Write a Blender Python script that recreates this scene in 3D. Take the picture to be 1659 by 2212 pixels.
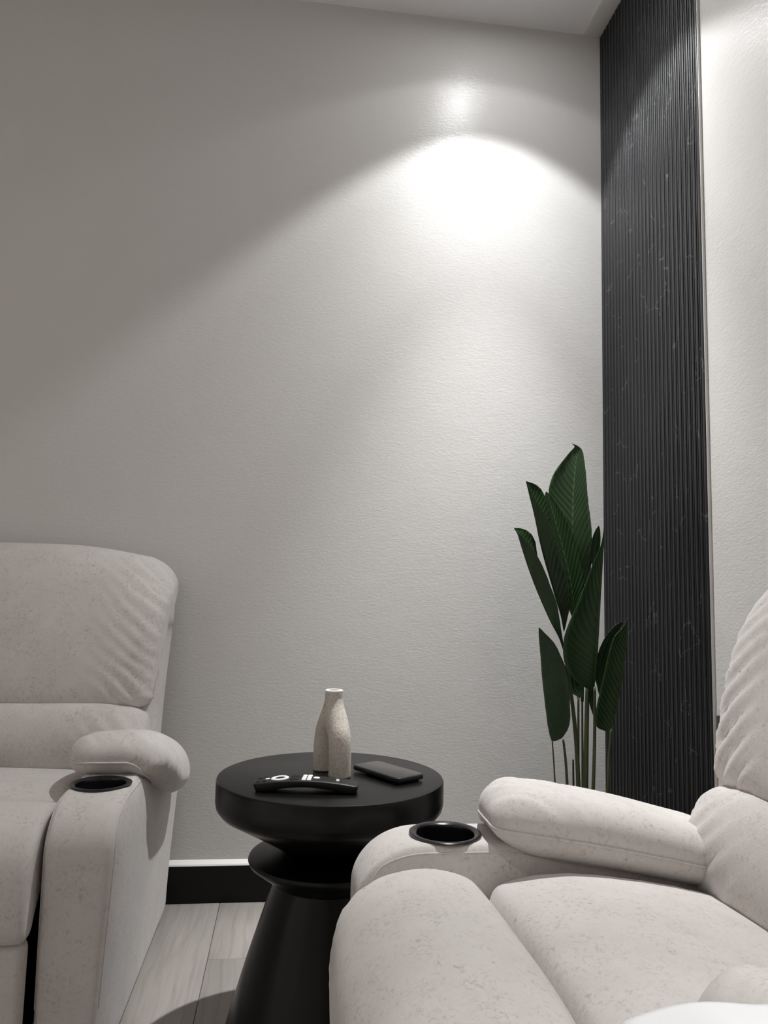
import bpy, bmesh, math, random
from mathutils import Vector, Matrix, noise

random.seed(7)
for o in list(bpy.data.objects):
    bpy.data.objects.remove(o)
SC = bpy.context.scene
COL = SC.collection
PI = math.pi

# ---------------------------------------------------------------- camera
F_PX, PITCH, YAW, ROLL = 1615.975, 0.111776, 0.124128, 0.025055
IMG_W, IMG_H, EYE = 1659, 2212, 0.8686
_f = Vector((math.sin(YAW) * math.cos(PITCH), math.cos(YAW) * math.cos(PITCH), math.sin(PITCH)))
_r = Vector((math.cos(YAW), -math.sin(YAW), 0))
_u = _r.cross(_f)
CR = _r * math.cos(ROLL) + _u * math.sin(ROLL)
CU = _u * math.cos(ROLL) - _r * math.sin(ROLL)
CF = _f
cam_d = bpy.data.cameras.new('camera')
cam = bpy.data.objects.new('camera', cam_d)
COL.objects.link(cam)
m = Matrix((CR, CU, -CF)).transposed().to_4x4()
m.translation = Vector((0, 0, EYE))
cam.matrix_world = m
cam_d.sensor_fit = 'HORIZONTAL'
cam_d.sensor_width = 36
cam_d.lens = F_PX * 36 / IMG_W
cam_d.clip_start = 0.02
SC.camera = cam

# ---------------------------------------------------------------- light and exposure
SC.view_settings.view_transform = 'Standard'
SC.view_settings.look = 'None'
SC.view_settings.gamma = 1
SC.view_settings.use_curve_mapping = False
SC.view_settings.exposure = 0.09
world = bpy.data.worlds.new('world')
SC.world = world
world.use_nodes = True
world.node_tree.nodes['Background'].inputs[0].default_value = (0.02, 0.02, 0.02, 1)

# room: right wall x = WR, back wall y = WB, ceiling z = CZ
WR, WB, CZ = .9936, 2.2631, 2.7935
WL, WF = -3.0, -2.6
LAMPS = [  # x, y, watts of the wide beam, of the soft middle beam and of the core, half beam angle (degrees)
    (0.585, 1.85, 43, 48, 215, 47.5),
    (0.585, 0.05, 14, 0, 125, 30),
    (-1.05, -1.50, 0, 100, 550, 44),  # from here on unseen fill spots, added so their bounce gives ambient light
    (-2.50, -1.50, 0, 100, 550, 44),
    (-2.50, 0.30, 0, 100, 550, 44),
]
LAMP_COL = (.985, .995, 1.0)                            # neutral spots by the seats
WARM_COL = (1.0, .965, .925)                            # warmer, for the unseen fill spots added to lift the ambient


# ---------------------------------------------------------------- helpers
def at(px, py, y):
    """world point seen at a photo pixel, at depth y"""
    d = CF + CR * ((px - (IMG_W - 1) / 2) / F_PX) - CU * ((py - IMG_H / 2) / F_PX)
    return d * (y / d.y) + Vector((0, 0, EYE))


def tag(o, label=None, cat=None, group=None, kind=None):
    if label: o['label'] = label
    if cat: o['category'] = cat
    if group: o['group'] = group
    if kind: o['kind'] = kind
    return o


def empty(name, loc=(0, 0, 0), rz=0):
    o = bpy.data.objects.new(name, None)
    o.empty_display_size = 0.05
    o.location = loc
    o.rotation_euler = (0, 0, rz)
    COL.objects.link(o)
    return o


def mesh_obj(name, me, mat, parent=None, smooth=True):
    o = bpy.data.objects.new(name, me)
    COL.objects.link(o)
    if mat and not me.materials:
        me.materials.append(mat)
    if smooth:
        for p in me.polygons: p.use_smooth = True
    if parent is not None:
        o.parent = parent
    return o


def from_py(name, vs, fs, mat, parent=None, smooth=True, recalc=True):
    me = bpy.data.meshes.new(name)
    me.from_pydata([tuple(v) for v in vs], [], fs)
    if recalc:
        bm = bmesh.new(); bm.from_mesh(me)
        bmesh.ops.recalc_face_normals(bm, faces=bm.faces)
        bm.to_mesh(me); bm.free()
    me.update()
    return mesh_obj(name, me, mat, parent, smooth)


def sharp(o, ang=0.6):
    me = o.data
    bm = bmesh.new(); bm.from_mesh(me)
    for e in bm.edges:
        if len(e.link_faces) == 2 and e.calc_face_angle(0) > ang:
            e.smooth = False
    bm.to_mesh(me); bm.free()
    return o


def box(name, lo, hi, mat, parent=None, bev=0.0, seg=2):
    bm = bmesh.new()
    bmesh.ops.create_cube(bm, size=1)
    for v in bm.verts:
        v.co = Vector([lo[i] + (v.co[i] + .5) * (hi[i] - lo[i]) for i in range(3)])
    if bev:
        bmesh.ops.bevel(bm, geom=list(bm.edges), offset=bev, segments=seg, affect='EDGES', profile=.5)
    me = bpy.data.meshes.new(name)
    bm.to_mesh(me); bm.free()
    o = mesh_obj(name, me, mat, parent, smooth=bool(bev))
    if bev: sharp(o, 0.9)
    return o


def rb_map(p, half, r):
    """point p on the cube [-1,1]^3 -> surface of a box with elliptic rounded edges"""
    q, d = [], []
    for i in range(3):
        P = p[i] * half[i]; inner = half[i] - r[i]
        c = max(-inner, min(inner, P))
        q.append(c); d.append((P - c) / r[i])
    L = math.sqrt(sum(t * t for t in d)) or 1
    return Vector([q[i] + r[i] * d[i] / L for i in range(3)])


def lattice(half, r, n):
    """per-axis sample positions, denser in the rounded edges"""
    out = []
    for i in range(3):
        rr = r[i] / half[i]
        k = max(3, int(n[i] * 0.25))
        a = [-1 + rr * (1 - math.cos(t / k * PI / 2)) if False else -1 + rr * math.tan(t / k * PI / 4) for t in range(k)]
        a = [-1 + rr * (t / k) for t in range(k)]
        nm = max(2, n[i] - 2 * k)
        b = [-1 + rr + (2 - 2 * rr) * t / nm for t in range(nm + 1)]
        c = [-x for x in reversed(a)]
        out.append(a + b + c)
    return out


def softbox(name, half, r, n, mat, parent=None, warp=None, center=(0, 0, 0)):
    L = lattice(half, r, n)
    N = [len(a) - 1 for a in L]
    idx, vs, fs = {}, [], []
    C = Vector(center)

    def vid(i, j, k):
        key = (i, j, k)
        if key not in idx:
            p = rb_map((L[0][i], L[1][j], L[2][k]), half, r) + C
            if warp: p = Vector(warp(p))
            idx[key] = len(vs); vs.append(p)
        return idx[key]
    for a in range(3):
        b, c = (a + 1) % 3, (a + 2) % 3
        for side in (0, N[a]):
            for i in range(N[b]):
                for j in range(N[c]):
                    q = []
                    for di, dj in ((0, 0), (1, 0), (1, 1), (0, 1)):
                        t = [0, 0, 0]; t[a] = side; t[b] = i + di; t[c] = j + dj
                        q.append(vid(*t))
                    fs.append(q if side else q[::-1])
    return from_py(name, vs, fs, mat, parent)


def catmull(pts, n, closed=False):
    P = [tuple(p) for p in pts]
    m_ = len(P)
    segs = m_ if closed else m_ - 1
    out = []
    for k in range(n if closed else n + 1):
        t = k / n * segs
        i = min(int(t), segs - 1); u = t - i
        g = (lambda j: P[j % m_]) if closed else (lambda j: P[max(0, min(m_ - 1, j))])
        a, b, c, d = g(i - 1), g(i), g(i + 1), g(i + 2)
        out.append(tuple(.5 * (2 * b[q] + (c[q] - a[q]) * u + (2 * a[q] - 5 * b[q] + 4 * c[q] - d[q]) * u * u
                               + (3 * b[q] - a[q] - 3 * c[q] + d[q]) * u ** 3) for q in range(len(b))))
    return out


def loft_x(name, profile, hw, rx, npf, nx, mat, parent=None, warp=None):
    """soft cushion: closed (y,z) profile run along x, its ends rounded over rx"""
    pf = catmull(profile, npf, True)
    area = sum(pf[i][0] * pf[(i + 1) % npf][1] - pf[(i + 1) % npf][0] * pf[i][1] for i in range(npf))
    sg = 1 if area > 0 else -1
    nr = []
    for i in range(npf):
        a, b = pf[i - 1], pf[(i + 1) % npf]
        ty, tz = b[0] - a[0], b[1] - a[1]
        l = math.hypot(ty, tz) or 1
        nr.append((sg * tz / l, -sg * ty / l))          # outward
    xs = []
    k = 7
    for i in range(k): 
        a = i / k * PI / 2
        xs.append((-hw + rx * (1 - math.sin(a)) if False else -hw + rx * (1 - math.cos(a)), rx * (1 - math.sin(a))))
    inner = [(-hw + rx + (2 * hw - 2 * rx) * i / nx, 0) for i in range(nx + 1)]
    xs = xs + inner + [(-x, d) for x, d in reversed(xs)]
    vs, fs = [], []
    for x, d in xs:
        for i in range(npf):
            p = (x, pf[i][0] - nr[i][0] * d, pf[i][1] - nr[i][1] * d)
            vs.append(Vector(warp(Vector(p), Vector((0, nr[i][0], nr[i][1]))) if warp else p))
    for s in range(len(xs) - 1):
        for i in range(npf):
            j = (i + 1) % npf
            fs.append((s * npf + i, s * npf + j, (s + 1) * npf + j, (s + 1) * npf + i))
    for b in (0, (len(xs) - 1) * npf):                  # fan caps
        c = len(vs)
        vs.append(sum((Vector(vs[b + i]) for i in range(npf)), Vector()) / npf)
        for i in range(npf):
            fs.append((b + i, b + (i + 1) % npf, c))
    return from_py(name, vs, fs, mat, parent)


def lathe(name, prof, mat, parent=None, seg=64, loc=(0, 0, 0)):
    vs, fs = [], []
    rings = []
    for r, z in prof:
        if r < 1e-6:
            rings.append([len(vs)]); vs.append((loc[0], loc[1], loc[2] + z))
        else:
            rings.append(list(range(len(vs), len(vs) + seg)))
            for i in range(seg):
                a = 2 * PI * i / seg
                vs.append((loc[0] + r * math.cos(a), loc[1] + r * math.sin(a), loc[2] + z))
    for a, b in zip(rings, rings[1:]):
        for i in range(seg):
            j = (i + 1) % seg
            if len(a) == 1 and len(b) == 1: continue
            if len(a) == 1: fs.append((a[0], b[i], b[j]))
            elif len(b) == 1: fs.append((a[i], a[j], b[0]))
            else: fs.append((a[i], a[j], b[j], b[i]))
    return sharp(from_py(name, vs, fs, mat, parent), 0.7)


def tube(name, pts, rad, mat, parent=None, seg=8, closed=False):
    pts = [Vector(p) for p in pts]
    n = len(pts)
    vs, fs = [], []
    up = None
    for i in range(n):
        if closed: t = pts[(i + 1) % n] - pts[i - 1]
        else: t = pts[min(i + 1, n - 1)] - pts[max(i - 1, 0)]
        t.normalize()
        if up is None:
            up = Vector((0, 0, 1)) if abs(t.z) < .9 else Vector((0, 1, 0))
        a = (up - t * up.dot(t)).normalized(); b = t.cross(a); up = a
        r = rad[i] if isinstance(rad, (list, tuple)) else rad
        for k in range(seg):
            q = 2 * PI * k / seg
            vs.append(pts[i] + a * (r * math.cos(q)) + b * (r * math.sin(q)))
    for i in range(n if closed else n - 1):
        for k in range(seg):
            l = (k + 1) % seg; j = (i + 1) % n
            fs.append((i * seg + k, i * seg + l, j * seg + l, j * seg + k))
    if not closed:
        fs.append(tuple(range(seg))); fs.append(tuple((n - 1) * seg + k for k in range(seg)))
    return from_py(name, vs, fs, mat, parent)


def bake(o, mods):
    """apply modifiers added by mods(o) to the mesh"""
    mods(o)
    dg = bpy.context.evaluated_depsgraph_get()
    dg.update()
    me = bpy.data.meshes.new_from_object(o.evaluated_get(dg))
    old = o.data
    o.modifiers.clear()
    o.data = me
    for p in me.polygons: p.use_smooth = True
    return o


def sstep(a, b, x):
    t = max(0., min(1., (x - a) / (b - a)))
    return t * t * (3 - 2 * t)


# ---------------------------------------------------------------- materials
def mat(name, col, rough=.5, spec=.5, **kw):
    m_ = bpy.data.materials.new(name)
    m_.use_nodes = True
    b = m_.node_tree.nodes['Principled BSDF']
    b.inputs['Base Color'].default_value = (*col, 1)
    b.inputs['Roughness'].default_value = rough
    b.inputs['Specular IOR Level'].default_value = spec
    for k, v in kw.items():
        b.inputs[k].default_value = v
    return m_


class NT:
    def __init__(s, m_):
        s.t = m_.node_tree; s.b = s.t.nodes['Principled BSDF']

    def n(s, typ, **inp):
        nd = s.t.nodes.new(typ)
        for k, v in inp.items():
            if k.startswith('_'): setattr(nd, k[1:], v)
            else: nd.inputs[k.replace('__', ' ')].default_value = v
        return nd

    def l(s, a, b): s.t.links.new(a, b)

    def coords(s, scale=(1, 1, 1), src='Object'):
        tc = s.n('ShaderNodeTexCoord'); mp = s.n('ShaderNodeMapping')
        mp.inputs['Scale'].default_value = scale
        s.l(tc.outputs[src], mp.inputs['Vector'])
        return mp.outputs['Vector']

    def noise(s, vec, scale, detail=3, rough=.5, dist=0):
        nd = s.n('ShaderNodeTexNoise', Scale=scale, Detail=detail, Roughness=rough, Distortion=dist)
        s.l(vec, nd.inputs['Vector'])
        return nd.outputs['Fac']

    def ramp(s, fac, stops):
        nd = s.n('ShaderNodeValToRGB')
        e = nd.color_ramp.elements
        while len(e) < len(stops): e.new(.5)
        for i, (p, c) in enumerate(stops):
            e[i].position = p; e[i].color = (*c, 1) if len(c) == 3 else c
        s.l(fac, nd.inputs['Fac'])
        return nd.outputs['Color']

    def mixc(s, fac, a, b, blend='MIX'):
        nd = s.n('ShaderNodeMix', _data_type='RGBA', _blend_type=blend)
        for sock, v in ((nd.inputs[0], fac), (nd.inputs[6], a), (nd.inputs[7], b)):
            if hasattr(v, 'links'): s.l(v, sock)
            else: sock.default_value = v if not isinstance(v, tuple) else (*v, 1)
        return nd.outputs[2]

    def math(s, op, a, b=0.0):
        nd = s.n('ShaderNodeMath', _operation=op)
        for sock, v in ((nd.inputs[0], a), (nd.inputs[1], b)):
            if hasattr(v, 'links'): s.l(v, sock)
            else: sock.default_value = v
        return nd.outputs[0]

    def bump(s, h, strength, dist):
        nd = s.n('ShaderNodeBump', Strength=strength, Distance=dist)
        s.l(h, nd.inputs['Height'])
        s.l(nd.outputs['Normal'], s.b.inputs['Normal'])

    def base(s, c): s.l(c, s.b.inputs['Base Color'])


def make_wall(name, col, rough, spec):
    m_ = mat(name, col, rough, spec)
    t = NT(m_)
    v = t.coords()
    big = t.noise(v, 1.3, 2)
    t.base(t.mixc(big, tuple(c * .97 for c in col), tuple(min(1, c * 1.03) for c in col)))
    v2 = t.coords((1, 1, 2.2))
    fine = t.noise(v2, 75, 3, .55, .6)
    mid = t.noise(v, 9, 3, .5, .3)
    vo = t.n('ShaderNodeTexVoronoi', Scale=3.2, _feature='DISTANCE_TO_EDGE')
    wv = t.n('ShaderNodeVectorMath', _operation='ADD')
    nz = t.n('ShaderNodeTexNoise', Scale=4.0, Detail=3)
    t.l(v, nz.inputs['Vector']); t.l(v, wv.inputs[0]); t.l(nz.outputs['Color'], wv.inputs[1])
    t.l(wv.outputs[0], vo.inputs['Vector'])
    crease = t.math('LESS_THAN', vo.outputs['Distance'], .006)
    gate = t.math('GREATER_THAN', t.noise(v, 3.1, 1), .60)
    h = t.math('ADD', t.math('MULTIPLY', fine, .6), t.math('MULTIPLY', mid, 1.0))
    h = t.math('ADD', h, t.math('MULTIPLY', t.math('MULTIPLY', crease, gate), .25))
    t.bump(h, .24, .004)
    return m_


M = {}
M['wall'] = make_wall('painted_wall', (.665, .652, .636), .33, .45)
M['ceiling'] = mat('ceiling_paint', (.88, .88, .89), .8, .2)
M['black_paint'] = mat('black_paint', (.004, .004, .004), .5, .22)
M['caulk'] = mat('white_caulk', (.90, .885, .87), .5, .3)
M['void'] = mat('black_plastic', (.006, .006, .006), .6, .2)
M['gloss'] = mat('gloss_black', (.006, .006, .008), .18, .5)
M['lampmetal'] = mat('white_metal', (.8, .8, .8), .4)

# fabric: pale greige brushed suede
m_ = mat('suede', (.58, .545, .52), .92, .15)
t = NT(m_)
v = t.coords()
n1 = t.noise(v, 11, 4, .65)
n2 = t.noise(v, 150, 4, .7, .8)
n3 = t.noise(v, 420, 2, .5, .5)
n4 = t.noise(v, 26, 3, .6, .5)
c1 = t.mixc(n1, (.565, .525, .50), (.715, .68, .655))
sp = t.ramp(n2, [(.28, (.58, .555, .54)), (.47, (.97, .97, .97)), (.75, (1.05, 1.05, 1.05))])
gate = t.ramp(n4, [(.40, (.15, .15, .15)), (.62, (.95, .95, .95))])
t.base(t.mixc(gate, c1, t.mixc(1.0, c1, sp, 'MULTIPLY')))
hh = t.math('ADD', t.math('MULTIPLY', n2, .8), t.math('MULTIPLY', n3, .5))
t.bump(hh, .45, .0012)
t.b.inputs['Sheen Weight'].default_value = .18
t.b.inputs['Sheen Roughness'].default_value = .5
M['suede'] = m_
M['thread'] = mat('white_thread', (.78, .75, .72), .8)

# table: satin black
m_ = mat('satin_black', (.0025, .0025, .0025), .30, .28)
t = NT(m_)
t.bump(t.noise(t.coords(), 60, 2), .04, .001)
M['satin'] = m_

# floor planks
m_ = mat('pale_oak', (.5, .45, .41), .5, .35)
t = NT(m_)
oi = t.n('ShaderNodeObjectInfo')
tc = t.n('ShaderNodeTexCoord')
mp = t.n('ShaderNodeMapping')
mp.inputs['Scale'].default_value = (26, 1.6, 1)
cmb = t.n('ShaderNodeCombineXYZ')
t.l(t.math('MULTIPLY', oi.outputs['Random'], 37.0), cmb.inputs[0])
t.l(t.math('MULTIPLY', oi.outputs['Random'], 91.0), cmb.inputs[1])
t.l(tc.outputs['Object'], mp.inputs['Vector']); t.l(cmb.outputs[0], mp.inputs['Location'])
grain = t.noise(mp.outputs['Vector'], 1.6, 5, .6, 1.5)
mp2 = t.n('ShaderNodeMapping'); mp2.inputs['Scale'].default_value = (9, 1.5, 1)
t.l(tc.outputs['Object'], mp2.inputs['Vector']); t.l(cmb.outputs[0], mp2.inputs['Location'])
wv = t.n('ShaderNodeTexWave', Scale=1.1, Distortion=9.0, Detail=3.0)
wv.inputs['Detail Scale'].default_value = 1.2
t.l(mp2.outputs['Vector'], wv.inputs['Vector'])
cg = t.ramp(grain, [(.30, (.345, .315, .295)), (.55, (.40, .37, .35)), (.8, (.43, .40, .38))])
cw = t.ramp(wv.outputs['Fac'], [(.0, (.84, .82, .80)), (.25, (1, 1, 1)), (1, (1, 1, 1))])
cc = t.mixc(.55, cg, cw, 'MULTIPLY')
tint = t.ramp(oi.outputs['Random'], [(.0, (.92, .92, .92)), (1, (1.06, 1.05, 1.02))])
t.base(t.mixc(1.0, cc, tint, 'MULTIPLY'))
t.bump(grain, .12, .0012)
M['plank'] = m_

# fluted panel: charcoal with fine pale veins
m_ = mat('charcoal_panel', (.018, .018, .021), .42, .4)
t = NT(m_)
v = t.n('ShaderNodeNewGeometry').outputs['Position']
wv = t.n('ShaderNodeVectorMath', _operation='ADD')
nz = t.n('ShaderNodeTexNoise', Scale=6.0, Detail=3)
sc = t.n('ShaderNodeVectorMath', _operation='SCALE'); sc.inputs['Scale'].default_value = .16
t.l(v, nz.inputs['Vector']); t.l(nz.outputs['Color'], sc.inputs[0])
t.l(v, wv.inputs[0]); t.l(sc.outputs[0], wv.inputs[1])
vo = t.n('ShaderNodeTexVoronoi', Scale=9.0, _feature='DISTANCE_TO_EDGE')
t.l(wv.outputs[0], vo.inputs['Vector'])
vein = t.math('LESS_THAN', vo.outputs['Distance'], .009)
gate = t.math('GREATER_THAN', t.noise(v, 11, 2), .58)
t.base(t.mixc(t.math('MULTIPLY', vein, gate), (.013, .013, .0155), (.09, .09, .095)))
M['panel'] = m_
M['groove'] = mat('panel_groove', (.006, .006, .007), .6, .2)

# ceramic vase
m_ = mat('stoneware', (.60, .55, .49), .9, .15)
t = NT(m_)
v = t.coords()
s1 = t.noise(v, 260, 3, .6)
s2 = t.noise(v, 120, 2, .5)
cc = t.mixc(t.ramp(s1, [(.35, (0, 0, 0)), (.6, (1, 1, 1))]), (.50, .455, .40), (.66, .61, .55))
dots = t.ramp(s2, [(.24, (.25, .22, .2)), (.29, (1, 1, 1))])
t.base(t.mixc(1.0, cc, dots, 'MULTIPLY'))
t.bump(s1, .6, .0012)
M['stone'] = m_
M['stone_rim'] = mat('stoneware_rim', (.80, .77, .73), .8, .15)

# leaves
m_ = mat('leaf', (.012, .035, .012), .42, .35)
t = NT(m_)
uv = t.n('ShaderNodeTexCoord')
sep = t.n('ShaderNodeSeparateXYZ'); t.l(uv.outputs['UV'], sep.inputs[0])
ab = t.math('ABSOLUTE', sep.outputs[1])
ph = t.math('SUBTRACT', sep.outputs[0], t.math('MULTIPLY', ab, .16))
wave = t.math('SINE', t.math('MULTIPLY', ph, 150.0))
cc = t.mixc(t.noise(t.coords((1, 1, 1)), 14, 3), (.009, .027, .008), (.020, .048, .013))
rib = t.math('LESS_THAN', ab, .035)
t.base(t.mixc(t.math('MULTIPLY', rib, .5), cc, (.09, .13, .05)))
t.bump(wave, .25, .0015)
M['leaf'] = m_
m_ = mat('stem', (.045, .06, .02), .5, .35)
t = NT(m_)
t.base(t.mixc(t.noise(t.coords((1, 1, .15)), 40, 3), (.025, .04, .014), (.085, .095, .04)))
M['stem'] = m_
M['soil'] = mat('soil', (.02, .015, .012), 1, .1)
M['pot'] = mat('black_pot', (.01, .01, .01), .5, .4)
M['rubber'] = mat('remote_plastic', (.010, .010, .010), .45, .35)
M['key'] = mat('dark_key', (.004, .004, .004), .5, .3)
M['whitekey'] = mat('white_key', (.82, .82, .82), .5, .4)
M['greykey'] = mat('grey_print', (.45, .45, .45), .5, .4)
M['screen'] = mat('phone_glass', (.016, .016, .016), .06, .8)
M['case'] = mat('phone_case', (.010, .010, .013), .4, .4)
m_ = mat('white_cotton', (.80, .80, .80), .9, .1)
t = NT(m_)
t.bump(t.noise(t.coords(), 500, 2), .2, .0006)
M['cotton'] = m_


# ---------------------------------------------------------------- room shell
def st(o):
    o['kind'] = 'structure'
    return o


TH = .12
st(box('wall_back', (WL - TH, WB, -.1), (WR + TH, WB + TH, CZ + .1), M['wall']))
st(box('wall_right', (WR, WF - TH, -.1), (WR + TH, WB, CZ + .1), M['wall']))
st(box('wall_left', (WL - TH, WF - TH, -.1), (WL, WB, CZ + .1), M['wall']))
st(box('wall_front', (WL, WF - TH, -.1), (WR, WF, CZ + .1), M['wall']))
st(box('ceiling', (WL, WF, CZ), (WR, WB, CZ + .1), M['ceiling']))
st(box('trim_1', (WR - .008 - .058, WF, CZ - .006), (WR, WB, CZ), M['wall'], bev=.002))
PY0 = WB - .60                                        # near edge of the fluted panel
st(box('baseboard_back', (WL, WB - .015, 0), (WR - .0095, WB, .1003), M['black_paint'], bev=.002))
st(box('baseboard_right', (WR - .015, WF, 0), (WR, PY0 - .012, .1003), M['black_paint'], bev=.002))
# white caulk fillet along the top of the back baseboard
vs, fs = [], []
for x in (WL, WR - .009):
    vs += [(x, WB - .0145, .1003), (x, WB - .0005, .1003), (x, WB - .0005, .1135), (x, WB - .002, .1128), (x, WB - .0125, .1045)]
fs = [(i, (i + 1) % 5, 5 + (i + 1) % 5, 5 + i) for i in range(5)] + [tuple(range(5)), tuple(range(9, 4, -1))]
st(from_py('trim_2', vs, fs, M['caulk'], smooth=False))
# pale bead down the near edge of the panel
st(box('trim_3', (WR - .0072, PY0 - .003, 0), (WR, PY0 - .0002, CZ - .006), M['wall'], bev=.001))

# floor of separate planks
floor = st(box('floor', (WL, WF, -.1), (WR, WB, -.010), M['void']))
PW, PL = .19, 1.22
pl_mesh = {}


def plank(x0, y0, y1):
    L = round(y1 - y0, 3)
    if L not in pl_mesh:
        o = box('plank', (.0006, .0005, -.010), (PW - .0006, L - .0005, 0), M['plank'], floor, bev=.0012, seg=1)
        pl_mesh[L] = o.data
    else:
        o = bpy.data.objects.new('plank', pl_mesh[L]); COL.objects.link(o); o.parent = floor
    o.location = (x0, y0, 0)


SEAM_X = -.1565
i0 = int(math.floor((WL - SEAM_X) / PW)); i1 = int(math.ceil((WR - SEAM_X) / PW))
for i in range(i0, i1):
    off = {0: 1.921, -1: 1.5, 1: 1.33}.get(i, 1.921 - (i * .43) % PL)
    if i == -1: off = 1.10
    ys = [off - PL * k for k in range(-2, 6)]
    x0 = SEAM_X + i * PW
    if x0 < WL or x0 + PW > WR + .19: continue
    ed = sorted(set([WF] + [y for y in ys if WF + .05 < y < WB - .05] + [WB - .001]))
    for a, b in zip(ed, ed[1:]):
        plank(x0, a, b)

# ---------------------------------------------------------------- fluted panel
pan = empty('fluted_wall_panel', (WR, (PY0 + WB) / 2, 0))
tag(pan, 'tall charcoal fluted wall panel of narrow vertical slats in the room corner', 'wall panel')
PX = WR - .008
bk = box('backing', (WR - .0025, PY0, 0), (WR, WB, CZ - .006), M['groove'])
bk.parent = pan; bk.location = -pan.location
NP = 27
per = (WB - PY0) / NP
w1, w2, g = per * .48, per * .20, per * .16
wide = thin = None
for k in range(NP):
    y = PY0 + k * per
    if wide is None:
        wide = box('slat', (PX, 0, 0), (WR - .002, w1, CZ - .006), M['panel'], pan, bev=.0011, seg=2)
        thin = box('slat', (PX + .0006, 0, 0), (WR - .002, w2, CZ - .006), M['panel'], pan, bev=.0010, seg=2)
        a, b = wide, thin
    else:
        a = wide.copy(); b = thin.copy(); COL.objects.link(a); COL.objects.link(b)
    for o, yy in ((a, y + g * .5), (b, y + g * 1.5 + w1)):
        o.parent = pan
        o.location = Vector((0, yy, 0)) - pan.location

# ---------------------------------------------------------------- wall socket
so = empty('wall_socket', (WR, 1.604, .573))
tag(so, 'black wall socket plate low on the pale wall behind the right recliner', 'socket')
box('plate', (-.009, -.043, -.043), (0, .043, .043), M['gloss'], so, bev=.003)
box('switch_rocker', (-.012, .012, .012), (-.008, .026, .032), M['void'], so, bev=.001)
for dy in (-.012, .012):
    box('pin_slot', (-.0095, dy - .004, -.022), (-.0085, dy + .004, -.016), M['void'], so)

# ---------------------------------------------------------------- ceiling spotlights
em = bpy.data.materials.new('lamp_glow')
em.use_nodes = True
e_ = em.node_tree.nodes
e_.remove(e_['Principled BSDF'])
en = e_.new('ShaderNodeEmission')
en.inputs[0].default_value = (*LAMP_COL, 1); en.inputs[1].default_value = 160
em.node_tree.links.new(en.outputs[0], e_['Material Output'].inputs[0])
where = ['above the side table', 'above the right recliner', 'added unseen as ambient fill, in the middle behind the camera',
         'added unseen as ambient fill, in the far left corner behind the camera', 'added unseen as ambient fill, over the left side of the room']
for (x, y, w, wm, wc, ang), wh in zip(LAMPS, where):
    L = empty('ceiling_spotlight', (x, y, CZ))
    tag(L, 'small round white recessed ceiling spotlight ' + wh, 'spotlight', 'recessed ceiling spotlights')
    lathe('bezel', [(.034, -.0005), (.045, -.0005), (.045, -.004), (.042, -.006), (.036, -.005), (.034, -.0005)], M['lampmetal'], L, 40)
    lathe('lens', [(0, -.003), (.033, -.003), (.033, -.001), (0, -.001)], em, L, 32)
    for nm, sz, bl, pw, rad in (('beam', ang, .22, w, .022), ('middle', 42, 1.0, wm, .022), ('core', 25, 1.0, wc, .022),
                                ('spill', 66, .12, w * .08, .03)):
        if not pw: continue
        ld = bpy.data.lights.new(nm, 'SPOT')
        ld.energy = pw; ld.color = LAMP_COL if x > 0 else WARM_COL
        ld.spot_size = math.radians(2 * sz); ld.spot_blend = bl; ld.shadow_soft_size = rad
        lo = bpy.data.objects.new(nm, ld); COL.objects.link(lo)
        lo.parent = L; lo.location = (0, 0, -.012)


# ---------------------------------------------------------------- recliner (faces -y, y = 0 at the front)
AX = .354                                              # arm centre


def arm_warp_for(s):
    def w(p):
        x, y, z = p
        # flat underside, so the front runs straight down to the floor gap
        if z < -.09: z = .034 + (z + .20) / .11 * .003 - .002
        else: z = .035 + (z + .09) / (.495 + .09) * (.495 - .035)
        # top of the arm sinks towards the back
        z -= .088 * max(0, min(1, (y - .27) / .40)) ** 1.1 * sstep(.2, .46, z)
        k = sstep(.0, .5, z)
        if x > AX: x -= .022 * (1 - k) * (x - AX) / .071
        y += .012 * (1 - sstep(.03, .4, z)) * (1 - sstep(.05, .3, y))
        return (s * x, y, z)
    return w


def ridge(ph):
    t_ = math.sin(ph)
    return t_ * .55 + (1 - abs(math.sin(ph * .5 + .6))) ** 2 * .9


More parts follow.
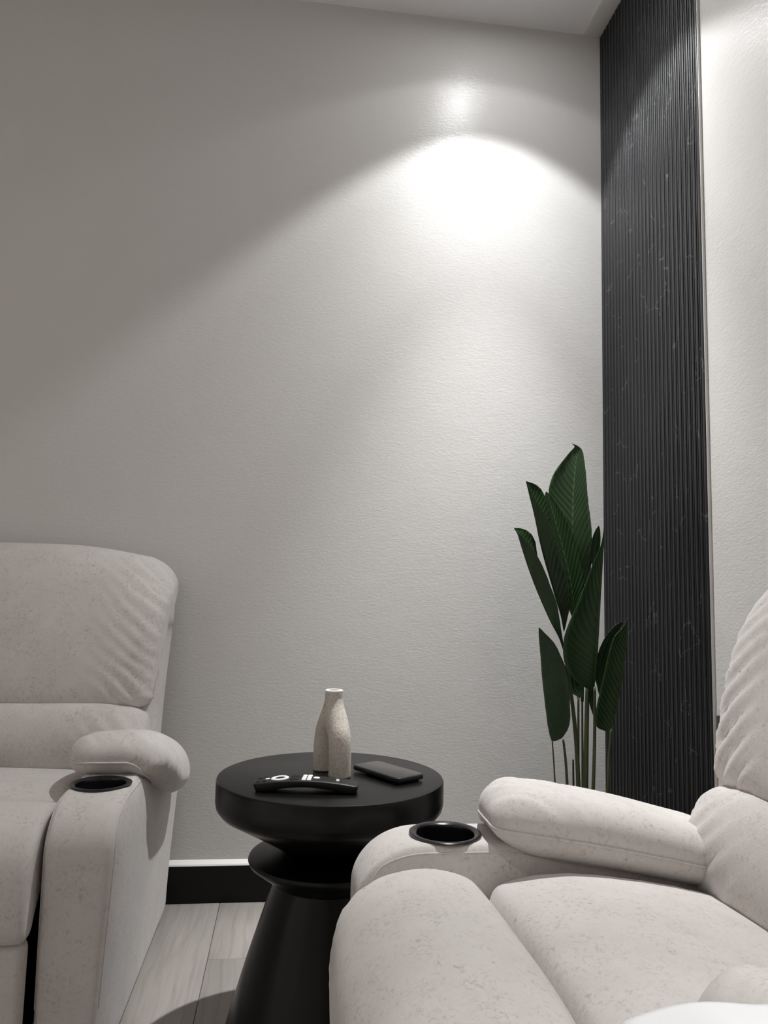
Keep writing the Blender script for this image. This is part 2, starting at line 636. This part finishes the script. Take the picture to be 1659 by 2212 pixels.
def make_chair():
    C = empty('recliner')
    su = M['suede']
    box('under_frame', (-.25, .085, .045), (.25, .78, .335), M['void'], C, bev=.01)
    for sx in (-1, 1):
        for y in (.14, .74):
            lathe('foot', [(0, 0), (.022, 0), (.026, .006), (.026, .046), (0, .046)], M['void'], C, 20, (sx * .345, y, 0))
    AH, AR, AC = (.071, .408, .3475), (.022, .105, .110), (AX, .452, .1475)
    for s in (1, -1):
        w = arm_warp_for(s)
        arm = softbox('arm', AH, AR, (18, 60, 44), su, C, w, AC)
        cut = lathe('cutter', [(0, .40), (.0485, .40), (.0485, .60), (0, .60)], None, None, 48, (s * (AX - .002), .188, 0))

        def mods(o):
            b = o.modifiers.new('b', 'BOOLEAN'); b.operation = 'DIFFERENCE'; b.object = cut; b.solver = 'EXACT'
        bake(arm, mods)
        sharp(arm, .7)
        bpy.data.objects.remove(cut)
        cz = w(Vector((AX, .188, .495)))[2]
        lathe('cup_holder', [(.0470, .001), (.0575, .0005), (.0578, .0025), (.0550, .0040), (.0500, .0034), (.0462, .0010),
                             (.0450, -.004), (.0440, -.075), (.042, -.079), (0, -.079), (0, -.083), (.046, -.083), (.0470, -.004), (.0470, .001)],
              M['gloss'], arm, 56, (s * (AX - .002), .188, cz))
        # top-stitched seams either side of the arm's top panel
        for xs_ in (-.86, .86):
            pts = []
            for k in range(90):
                u = k / 89
                if u < .5: p = (xs_, -1, -.25 + 1.25 * u / .5)
                else: p = (xs_, -1 + 1.35 * (u - .5) / .5, 1)
                q = rb_map(p, AH, AR) + Vector(AC)
                pts.append(Vector(w(q)))
            tube('seam', pts, .0014, su, arm, 6)
            vs, fs = [], []
            inset = -.009 if xs_ > 0 else .009
            for k in range(33, 54):
                a, b = pts[k].lerp(pts[k + 1], .1), pts[k].lerp(pts[k + 1], .62)
                off = Vector((s * inset, 0, 0))
                d = (b - a).normalized(); nx = Vector((1, 0, 0)); nn = nx.cross(d)
                if nn.z < 0: nn = -nn
                base = len(vs)
                for P in (a, b):
                    for sx, sn in ((-1, -.2), (1, -.2), (1, .8), (-1, .8)):
                        vs.append(P + off + nx * (.0006 * sx) + nn * (.0014 * sn + .0004))
                fs += [(base, base + 1, base + 2, base + 3), (base + 7, base + 6, base + 5, base + 4)] + \
                      [(base + i, base + (i + 1) % 4, base + 4 + (i + 1) % 4, base + 4 + i) for i in range(4)]
            tag(from_py('stitching', vs, fs, M['thread'], arm, smooth=False), kind='stuff')

        # padded arm rest, folded down over the outer side of the arm
        X0, ZC = AX + .024, .476
        PH, PR, PC = (.128, .212, .043), (.048, .070, .039), (AX + .034, .462, .523)

        def pw(p, s=s):
            x, y, z = p
            v_ = (y - .25) / .42                                         # 0 front .. 1 back
            vv = max(0, min(1, v_))
            top = sstep(.505, .55, z)
            puff = 1 - ((x - (AX + .03)) / .13) ** 2
            z += (.010 * math.sin(PI * (.12 + .88 * vv)) + .008 * puff - .006) * top
            n_ = noise.noise(Vector((x * 8, y * 8, 2.2)))
            n2 = noise.noise(Vector((x * 22, y * 22, 7.7)))
            ed = 1 - sstep(.03, .30, abs(v_ - .16))
            z += .0042 * ed * ridge((y * .9 + x * 1.0) * 105 + 4 * n_) * sstep(.50, .55, z) + .002 * n_ * top
            # rounded nose: front underside tucked back
            y += .010 * (1 - sstep(.485, .52, z)) * (1 - sstep(.0, .35, v_))
            q = x - X0
            if q > 0:
                q *= .62 + .38 * sstep(.0, .45, v_)
                th = min(q / .060, 2.05)
                R_ = z - ZC
                x, z = X0 + R_ * math.sin(th), ZC + R_ * math.cos(th)
                y += .012 * th * (1 - v_)
            z -= .078 * max(0, v_ - .08) ** 1.15
            return (s * x, y, z)
        pad = softbox('arm_pad', PH, PR, (52, 72, 22), su, C, pw, PC)
        per_ = [(-1, .95 - 1.95 * i / 49) for i in range(50)] + [(-1 + 2 * i / 29, -1) for i in range(1, 30)] + [(1, -1 + 1.95 * i / 49) for i in range(1, 50)]
        pts = []
        for a, b in per_:
            q = rb_map((a, b, -.08), PH, PR)
            q.x *= 1.004; q.y *= 1.002
            pts.append(Vector(pw(q + Vector(PC))))
        tube('piping', pts, .0024, su, pad, 6)

    HW = .279

    # seat and leg-rest cushions
    def seat_w(p, n_):
        x, y, z = p
        k = 1 - (x / HW) ** 2
        nn = noise.noise(Vector((x * 5, y * 5, 3)))
        if n_.z > .2: z += .012 * k - .006 + .003 * nn
        e = sstep(.21, .275, abs(x))
        z += .0012 * e * ridge(y * 110 + 3 * nn) * (1 if n_.z > 0 else 0)
        return (x, y, z)
    loft_x('seat_cushion', [(.236, .435), (.262, .459), (.35, .470), (.48, .455), (.60, .428), (.665, .40), (.66, .355), (.46, .345), (.28, .355), (.238, .395)],
           HW, .026, 72, 40, su, C, seat_w)

    def leg_w(p, n_):
        x, y, z = p
        k = 1 - (x / HW) ** 2
        d = .010 * k - .004
        e = sstep(.245, .279, abs(x))
        nn = noise.noise(Vector((x * 6, y * 6, z * 6)))
        fr = sstep(.22, .30, z) * (1 - sstep(.45, .475, z)) * sstep(.0, .5, -n_.y)
        d += .0028 * e * fr * ridge(z * 300 + 4 * nn) + .002 * nn
        return (x, y + n_.y * d, z + n_.z * d)
    loft_x('leg_rest_cushion', [(.233, .430), (.205, .459), (.14, .473), (.07, .460), (.022, .42), (.004, .36), (.004, .300), (.020, .276), (.055, .279),
                                (.085, .32), (.13, .36), (.20, .385), (.232, .40)],
           HW + .005, .012, 80, 44, su, C, leg_w)
    softbox('leg_rest_panel', (.281, .022, .112), (.012, .018, .018), (24, 8, 14), su, C, None, (0, .042, .166))

    # back
    def shell_w(p):
        x, y, z = p
        y += .055 * (z - .5) / .4
        x *= 1 + .03 * sstep(.5, .85, z)
        if z > .8: z -= .5 * max(0, abs(x) - .28) ** 2 * 8
        return (x, y, z)
    softbox('back_frame', (.366, .090, .405), (.035, .045, .06), (26, 12, 34), su, C, shell_w, (0, .752, .505))

    def lum_w(p, n_):
        x, y, z = p
        nn = noise.noise(Vector((x * 6, z * 8, 1.7)))
        e = sstep(.13, .31, abs(x)) * (.7 + .4 * nn)
        f = sstep(.1, .7, -n_.y)
        d = .006 * (1 - (x / .36) ** 2) + .002 * nn
        d += .0115 * e * f * ridge((z * 1.0 + abs(x) * .95) * 130 + 2.5 * nn)
        z -= .012 * sstep(.23, .36, abs(x)) * (1 if z > .5 else 0)
        return (x, y + n_.y * d, z + n_.z * d * .4)
    loft_x('lumbar_cushion', [(.600, .405), (.578, .45), (.582, .515), (.612, .568), (.655, .585), (.72, .57), (.755, .49), (.735, .41), (.67, .385)],
           .356, .045, 72, 70, su, C, lum_w)

    def head_w(p, n_):
        x, y, z = p
        ax = abs(x)
        x *= .950 + .056 * sstep(.60, .95, z)
        nn = noise.noise(Vector((x * 5, z * 6, 9.3)))
        n2 = noise.noise(Vector((x * 13, z * 13, 4.1)))
        n3 = noise.noise(Vector((x * 3, z * 9, 14.1)))
        f = sstep(-.1, .5, -n_.y)
        e = sstep(.17 + .09 * n3, .36, ax)
        d = .010 * (1 - (ax / .38) ** 2) + .003 * nn
        ph = (z + ax * .80) * 150 + 4.0 * nn + 1.6 * n2
        amp = .0108 * e * (.55 + .75 * max(0, n3 + .25)) * (1 - .5 * sstep(.37, .388, ax))
        d += amp * f * ridge(ph)
        # ruched side seam
        d += .0009 * sstep(.33, .37, ax) * math.sin(z * 330 + 5 * n2) * f
        y += n_.y * d; z += n_.z * d * .6
        z -= (.030 * sstep(.06, .40, ax) ** 1.2 + .030 * sstep(.30, .40, ax)) * sstep(.80, .97, z)
        y += .015 * sstep(.28, .39, ax) * sstep(.75, .9, z)
        return (x, y, z)
    loft_x('head_cushion', [(.640, .590), (.645, .66), (.670, .76), (.705, .86), (.750, .935), (.797, .975), (.845, .982), (.880, .945), (.878, .86),
                            (.850, .72), (.815, .61), (.75, .570), (.67, .568)],
           .381, .045, 150, 120, su, C, head_w)
    return C


def copy_tree(o, parent=None):
    c = o.copy(); COL.objects.link(c); c.parent = parent
    for ch in list(o.children):
        copy_tree(ch, c)
    return c


chair_l = make_chair()
tag(chair_l, 'pale greige suede recliner against the back wall, facing the camera, cut by left edge', 'recliner', 'matching suede recliners')
chair_r = copy_tree(chair_l)
tag(chair_r, 'pale greige suede recliner in the right foreground, turned sideways with black cup holder', 'recliner', 'matching suede recliners')
near_pad = [c for c in chair_r.children if c.name.startswith('arm_pad')][0]       # plumper pad nearest the camera
near_pad.scale = (1, 1, 1.19)
near_pad.location = (-.02, 0, -.19 * .482)
chair_l.location = (-.695, 1.357, 0)
chair_l.rotation_euler = (0, 0, 0)
chair_r.location = (.075, .865, 0)
chair_r.rotation_euler = (0, 0, math.radians(-90))

# ---------------------------------------------------------------- side table
TX, TY, TZ = .101, 1.571, .505
tb = empty('side_table', (TX, TY, 0))
tag(tb, 'round black hourglass pedestal side table standing between the two recliners', 'side table')
lathe('table_top', [(0, .459), (.2283, .459), (.2285, .461), (.2285, .4995), (.2265, .5035), (.222, .505), (0, .505)], M['satin'], tb, 128)
lathe('upper_cone', [(0, .4588), (.2282, .4588), (.2262, .449), (.219, .440), (.16, .407), (.092, .367), (.086, .362), (0, .362)], M['satin'], tb, 96)
lathe('collar_disc', [(0, .362), (.086, .362), (.100, .3605), (.148, .3545), (.157, .351), (.1595, .346), (.157, .340), (.13, .3205), (.108, .304), (0, .304)], M['satin'], tb, 96)
lathe('pedestal', [(0, 0), (.190, 0), (.196, .004), (.196, .010), (.191, .033), (.157, .151), (.122, .259), (.107, .298), (.106, .304), (0, .304)], M['satin'], tb, 96)


# ---------------------------------------------------------------- vase
def vase():
    R = empty('vase', (.103, 1.585, TZ))
    tag(R, 'cream speckled stoneware vase with two arched legs on the black side table', 'vase')
    bl, br = Vector((-.014, .030, 0)), Vector((.013, -.030, 0))
    parts = []

    def skin(pts, rads):
        p = catmull(pts, 24); r = catmull([(a,) for a in rads], 24)
        o = tube('limb', p, [q[0] for q in r], None, None, 32)
        return o
    top = .1655
    a = skin([bl + Vector((-.001, 0, .0)), bl + Vector((-.001, 0, .04)), bl + Vector((.001, -.002, .075)), Vector((-.0075, .015, .100)), Vector((-.002, .004, .128)), Vector((0, 0, .150)), Vector((0, 0, top))],
             [.0228, .0226, .0228, .0232, .0205, .0186, .0185])
    b = skin([br + Vector((.001, 0, .0)), br + Vector((.001, 0, .04)), br + Vector((-.001, .002, .075)), Vector((.0075, -.015, .100)), Vector((.002, -.004, .128)), Vector((0, 0, .150)), Vector((0, 0, top))],
             [.0228, .0226, .0228, .0232, .0205, .0186, .0185])
    bm = bmesh.new()
    for o in (a, b):
        bm.from_mesh(o.data)
    me = bpy.data.meshes.new('body')
    bm.to_mesh(me); bm.free()
    for o in (a, b): bpy.data.objects.remove(o)
    body = mesh_obj('body', me, M['stone'], R)
    cut = lathe('cutter', [(0, .145), (.0125, .145), (.0130, .2), (0, .2)], None, None, 32)

    def mods(o):
        q = o.modifiers.new('r', 'REMESH'); q.mode = 'VOXEL'; q.voxel_size = .0017
        s_ = o.modifiers.new('s', 'SMOOTH'); s_.factor = .5; s_.iterations = 5
    bake(body, mods)

    def mods2(o):
        q = o.modifiers.new('b', 'BOOLEAN'); q.operation = 'DIFFERENCE'; q.object = cut; q.solver = 'EXACT'
    cut.parent = R
    bpy.context.view_layer.update()
    bake(body, mods2)
    sharp(body, .8)
    zmin = min(v.co.z for v in body.data.vertices)
    for v_ in body.data.vertices: v_.co.z -= zmin
    if not body.data.materials: body.data.materials.append(M['stone'])
    bpy.data.objects.remove(cut)
    zt = max(v.co.z for v in body.data.vertices)
    lathe('rim', [(.0128, -.002), (.0128, .0006), (.0140, .0016), (.0172, .0016), (.0186, .0004), (.0186, -.002)], M['stone_rim'], R, 40, (0, 0, zt))
    return R


vase()

# ---------------------------------------------------------------- remote control
rm = empty('remote_control', (.048, 1.447, TZ), math.radians(-8))
tag(rm, 'black curved television remote with white buttons lying in front of the vase', 'remote')
RL, RW = .098, .0225


def rz(x):                                             # arch of the top face
    return .0165 + .0085 * (1 - (x / RL) ** 2) - .0015


def rem_w(p):
    x, y, z = p
    q = (z + .008) / .016                              # 0 bottom .. 1 top
    top = rz(x)
    bot = max(0, .0095 * (1 - (abs(x) / (RL * .80)) ** 2))
    k = 1 - .10 * (1 - q)
    xx = x * (1 - .055 * (1 - q))
    return (xx, y * k, bot + (top - bot) * q)


body = softbox('body', (RL, RW, .008), (.010, .008, .003), (60, 20, 6), M['rubber'], rm, rem_w)


def key(name, x, y, sx, sy, m__, h=.0012, round_=True, seg=20):
    """a button lying on the curved top face"""
    vs, fs = [], []
    n = seg
    for lv, sc_ in ((-.001, 1), (h * .6, 1), (h, .88)):
        for i in range(n):
            a = 2 * PI * i / n
            if round_: cx, cy = math.cos(a), math.sin(a)
            else:
                ca, sa = math.cos(a), math.sin(a)
                cx = math.copysign(abs(ca) ** .35, ca); cy = math.copysign(abs(sa) ** .35, sa)
            X, Y_ = x + sx * sc_ * cx, y + sy * sc_ * cy
            vs.append((X, Y_, rz(X) + lv))
    for l in range(2):
        for i in range(n):
            j = (i + 1) % n
            fs.append((l * n + i, l * n + j, (l + 1) * n + j, (l + 1) * n + i))
    fs.append(tuple(2 * n + i for i in range(n)))
    return from_py(name, vs, fs, m__, rm, smooth=False)


for x in (-.088, -.077):
    for y in (-.012, .012):
        key('button', x, y, .0038, .0038, M['key'])
key('power_button', -.073, .001, .0046, .0046, M['whitekey'])
# navigation ring
vs, fs = [], []
n = 40
for ro, lv in ((.0168, -.001), (.0168, .0008), (.0158, .0014), (.0098, .0014), (.0090, .0008), (.0090, -.001)):
    for i in range(n):
        a = 2 * PI * i / n
        X, Y_ = -.050 + ro * math.cos(a), ro * math.sin(a)
        vs.append((X, Y_, rz(X) + lv))
for l in range(5):
    for i in range(n):
        j = (i + 1) % n
        fs.append((l * n + i, l * n + j, (l + 1) * n + j, (l + 1) * n + i))
from_py('navigation_ring', vs, fs, M['whitekey'], rm)
key('select_button', -.050, 0, .0080, .0080, M['key'], .0008)
for x in (-.026, -.017):
    for y in (-.013, 0, .013):
        key('button', x, y, .0036, .0048, M['key'], round_=False)
for x in (-.004, .0055):
    for y in (-.0135, 0, .0135):
        key('shortcut_button', x, y, .0040, .0056, M['whitekey'], round_=False)
key('assistant_button', .0185, .001, .0062, .0062, M['whitekey'])
key('printed_badge', .058, 0, .0030, .0082, M['greykey'], .0004, False)

# ---------------------------------------------------------------- phone
ph = empty('smartphone', (.2155, 1.560, TZ), math.radians(-57.5))
tag(ph, 'black smartphone in a dark case lying face up at the right of the table', 'smartphone')


def rrect(name, hx, hy, r, z0, z1, m__, parent, bev=.0015, loc=(0, 0)):
    pts = []
    for cx, cy, a0 in ((hx - r, hy - r, 0), (-hx + r, hy - r, 90), (-hx + r, -hy + r, 180), (hx - r, -hy + r, 270)):
        for k in range(9):
            a = math.radians(a0 + k * 90 / 8)
            pts.append((cx + r * math.cos(a), cy + r * math.sin(a)))
    lv = [(z0, bev), (z0 + bev * .3, bev * .3), (z0 + bev, 0), (z1 - bev, 0), (z1 - bev * .3, bev * .3), (z1, bev)]
    vs, fs = [], []
    n_ = len(pts)
    for z, d in lv:
        for x, y in pts:
            l = math.hypot(x, y) or 1
            vs.append((loc[0] + x * (1 - d / hx), loc[1] + y * (1 - d / hy), z))
    for l in range(len(lv) - 1):
        for i in range(n_):
            j = (i + 1) % n_
            fs.append((l * n_ + i, l * n_ + j, (l + 1) * n_ + j, (l + 1) * n_ + i))
    fs.append(tuple(range(n_ - 1, -1, -1)))
    fs.append(tuple((len(lv) - 1) * n_ + i for i in range(n_)))
    return sharp(from_py(name, vs, fs, m__, parent), .9)


rrect('case', .0735, .0365, .0105, .0035, .0132, M['case'], ph, .002)
rrect('screen', .0712, .0342, .0090, .0125, .01345, M['screen'], ph, .0003)
rrect('camera_bump', .017, .017, .006, 0, .004, M['case'], ph, .0008, (-.052, .016))
box('side_button', (-.030, -.0372, .0070), (-.012, -.0362, .0096), M['case'], ph, bev=.0004)
rrect('case_foot', .008, .030, .003, 0, .004, M['case'], ph, .0008, (.055, 0))


# ---------------------------------------------------------------- corner plant
PXC, PYC = .775, 1.945
pt = empty('potted_plant', (PXC, PYC, 0))
tag(pt, 'dark green upright bird of paradise plant in the corner beside the fluted panel', 'plant')
PINV = -Vector((PXC, PYC, 0))


def cp(x, y):                                          # plant crop -> photo pixel
    return 1050 + x / 2.8, 930 + y / 2.8


def leaf(stations, Y0, dl, dr, lean=0.0):
    """stations: spine x, y, width left, width right, from base to tip"""
    S = catmull(stations, 36)
    nv = 7
    vs, fs, uvs = [], [], []
    L = len(S)
    for i, (sx, sy, wl, wr) in enumerate(S):
        t_ = i / (L - 1)
        Yd = Y0 + lean * t_
        if i == L - 1: wl, wr = wl * .2, wr * .2
        sp_ = at(*cp(sx, sy), Yd)
        ul = abs(wl) * .00043
        ur = abs(wr) * .00043
        le = at(*cp(sx - wl, sy - abs(wl) * .10), Yd - dl * ul)
        re = at(*cp(sx + wr, sy - abs(wr) * .10), Yd - dr * ur)
        for k in range(-nv, nv + 1):
            a = abs(k) / nv
            e = le if k < 0 else re
            p = sp_.lerp(e, a)
            belly = math.sin(PI * a) * .10 * (ul if k < 0 else ur)
            p.y += belly
            rip = .0011 * math.sin((t_ - a * .16) * 150) * a * (1 - a * .3)
            p.y += rip
            vs.append(p + PINV); uvs.append((t_, k / nv))
    w = 2 * nv + 1
    for i in range(L - 1):
        for k in range(w - 1):
            fs.append((i * w + k, i * w + k + 1, (i + 1) * w + k + 1, (i + 1) * w + k))
    o = from_py('leaf', vs, fs, M['leaf'], pt, recalc=False)
    uvl = o.data.uv_layers.new(name='UVMap')
    for p in o.data.polygons:
        for li in p.loop_indices:
            uvl.data[li].uv = uvs[o.data.loops[li].vertex_index]
    sm = o.modifiers.new('thickness', 'SOLIDIFY'); sm.thickness = .0009; sm.offset = 0
    return o


leaf([(605, 960, 2, 4), (575, 880, 25, 52), (532, 740, 60, 108), (522, 580, 110, 112), (525, 470, 135, 95), (528, 370, 150, 82),
      (535, 270, 125, 68), (543, 190, 80, 50), (549, 130, 40, 34), (548, 100, 14, 14), (520, 80, 2, 2)], 2.03, -.25, .75)
leaf([(545, 1180, 4, 4), (530, 1060, 40, 45), (512, 930, 70, 82), (475, 760, 80, 85), (432, 600, 70, 82), (398, 480, 50, 52),
      (374, 400, 20, 20), (362, 370, 2, 2)], 1.985, .5, -.5)
leaf([(468, 1215, -2, 4), (450, 1120, -30, 45), (420, 1020, -50, 90), (385, 900, -60, 112), (350, 780, -70, 100), (320, 660, -80, 95),
      (300, 560, -88, 82), (280, 470, -92, 50), (262, 400, -90, 22), (248, 340, -62, 6), (239, 306, -2, 1)], 1.93, -1.0, .5)
leaf([(468, 1340, -2, 3), (440, 1255, -20, 20), (390, 1160, -30, 55), (340, 1050, -50, 85), (300, 955, -60, 90), (260, 850, -70, 90),
      (230, 760, -78, 75), (205, 680, -90, 45), (188, 625, -75, 10), (172, 598, -45, 2), (168, 590, -2, 1)], 1.90, -1.0, .5)
leaf([(640, 1570, 20, 3), (655, 1520, 120, 4), (662, 1440, 182, 5), (668, 1350, 203, 6), (675, 1230, 193, 6), (685, 1040, 125, 6),
      (698, 830, 60, 5), (706, 700, 15, 4), (710, 620, 3, 2), (711, 590, 1, 1)], 1.86, .35, -.5)
leaf([(405, 1880, 3, 5), (392, 1862, 3, 70), (375, 1780, 4, 130), (355, 1620, 4, 148), (340, 1480, 4, 150), (332, 1380, 3, 120),
      (325, 1300, 3, 90), (320, 1240, 3, 45), (318, 1190, 1, 1)], 1.88, -.4, .45)
leaf([(735, 1818, 20, 3), (755, 1795, 90, 4), (780, 1700, 115, 5), (800, 1600, 115, 5), (822, 1480, 110, 5), (838, 1350, 95, 4),
      (846, 1260, 75, 4), (852, 1190, 25, 3), (855, 1135, 1, 1)], 1.84, .3, -.4)
leaf([(650, 850, 5, 5), (655, 760, 25, 25), (665, 680, 30, 25), (675, 610, 18, 14), (680, 576, 1, 1)], 1.99, .3, -.3)
leaf([(700, 1650, 4, 4), (690, 1500, 30, 40), (690, 1400, 25, 45), (715, 1310, 25, 45), (755, 1230, 20, 40), (800, 1175, 14, 20), (828, 1156, 1, 1)], 1.93, .3, -.3)
leaf([(570, 1615, 10, 10), (548, 1580, 40, 40), (530, 1510, 30, 60), (540, 1420, 50, 60), (550, 1300, 40, 40), (560, 1200, 2, 2)], 1.955, .3, -.2)
leaf([(648, 1720, 3, 3), (640, 1660, 14, 10), (635, 1580, 20, 20), (640, 1500, 15, 15), (645, 1420, 1, 1)], 1.94, .3, -.2)

SOIL = .265
for pts, r, Y0 in [
    ([(398, 1870), (408, 2000), (420, 2200)], 5, 1.885), ([(465, 1868), (480, 2000), (492, 2200)], 9, 1.93),
    ([(525, 1990), (528, 2200)], 7, 1.93), ([(468, 1280), (490, 1440), (520, 1650), (545, 1900), (558, 2200)], 13, 1.91),
    ([(612, 1550), (606, 1800), (600, 2200)], 16, 1.90), ([(580, 1640), (582, 2200)], 8, 1.96),
    ([(655, 1550), (655, 1850), (645, 2200)], 11, 1.89), ([(755, 1805), (740, 2000), (732, 2200)], 8, 1.88),
    ([(557, 1600), (556, 2200)], 9, 1.98), ([(600, 930), (590, 1200), (580, 1640)], 9, 1.985), ([(545, 1150), (552, 1400), (556, 1620)], 9, 1.985),
]:
    W = [at(*cp(x, y), Y0) for x, y in pts]
    if pts[-1][1] > 2100:
        e = W[-1]
        W.append(Vector((PXC + (e.x - PXC) * .8, PYC + (e.y - PYC) * .8, SOIL - .01)))
    P = [Vector(p) + PINV for p in catmull(W, 20)]
    k = r * .00043
    tube('stem', P, [k * (.75 + .35 * i / 20) for i in range(21)], M['stem'], pt, 10)
lathe('pot', [(0, 0), (.085, 0), (.090, .004), (.112, .275), (.116, .285), (.116, .30), (.108, .30), (.105, .27), (0, .27)], M['pot'], pt, 48)
lathe('soil', [(0, .262), (.105, .262), (.105, SOIL), (0, SOIL + .004)], M['soil'], pt, 32)


# ---------------------------------------------------------------- white cloth on the near arm of the right recliner
def cloth():
    nx, ny = 60, 44
    vs, fs = [], []
    for i in range(nx + 1):
        for j in range(ny + 1):
            u, v_ = i / nx, j / ny
            x = .195 + .36 * u
            y = .330 + .168 * v_ + .005 * math.sin(u * 11)
            arm = .503
            pad = .602 - .060 * max(0, x - .36) / .3 - .45 * max(0, .44 - y)
            e = sstep(0, .10, u) * sstep(0, .25, v_)
            z = arm + (pad - arm) * e - .010 * (1 - sstep(.24, .31, x))
            z += .005 * noise.noise(Vector((x * 16, y * 16, .3))) + .0025 * math.sin(x * 60 + y * 35) + .004
            vs.append((x, y, z))
    w = ny + 1
    for i in range(nx):
        for j in range(ny):
            fs.append((i * w + j, (i + 1) * w + j, (i + 1) * w + j + 1, i * w + j + 1))
    c = Vector((.365, .44, .56))
    o = from_py('white_cloth', [Vector(v_) - c for v_ in vs], fs, M['cotton'])
    o.location = c
    sm = o.modifiers.new('thickness', 'SOLIDIFY'); sm.thickness = .003; sm.offset = 1
    tag(o, 'rumpled white cloth lying over the near armrest at the bottom right', 'cloth')


cloth()
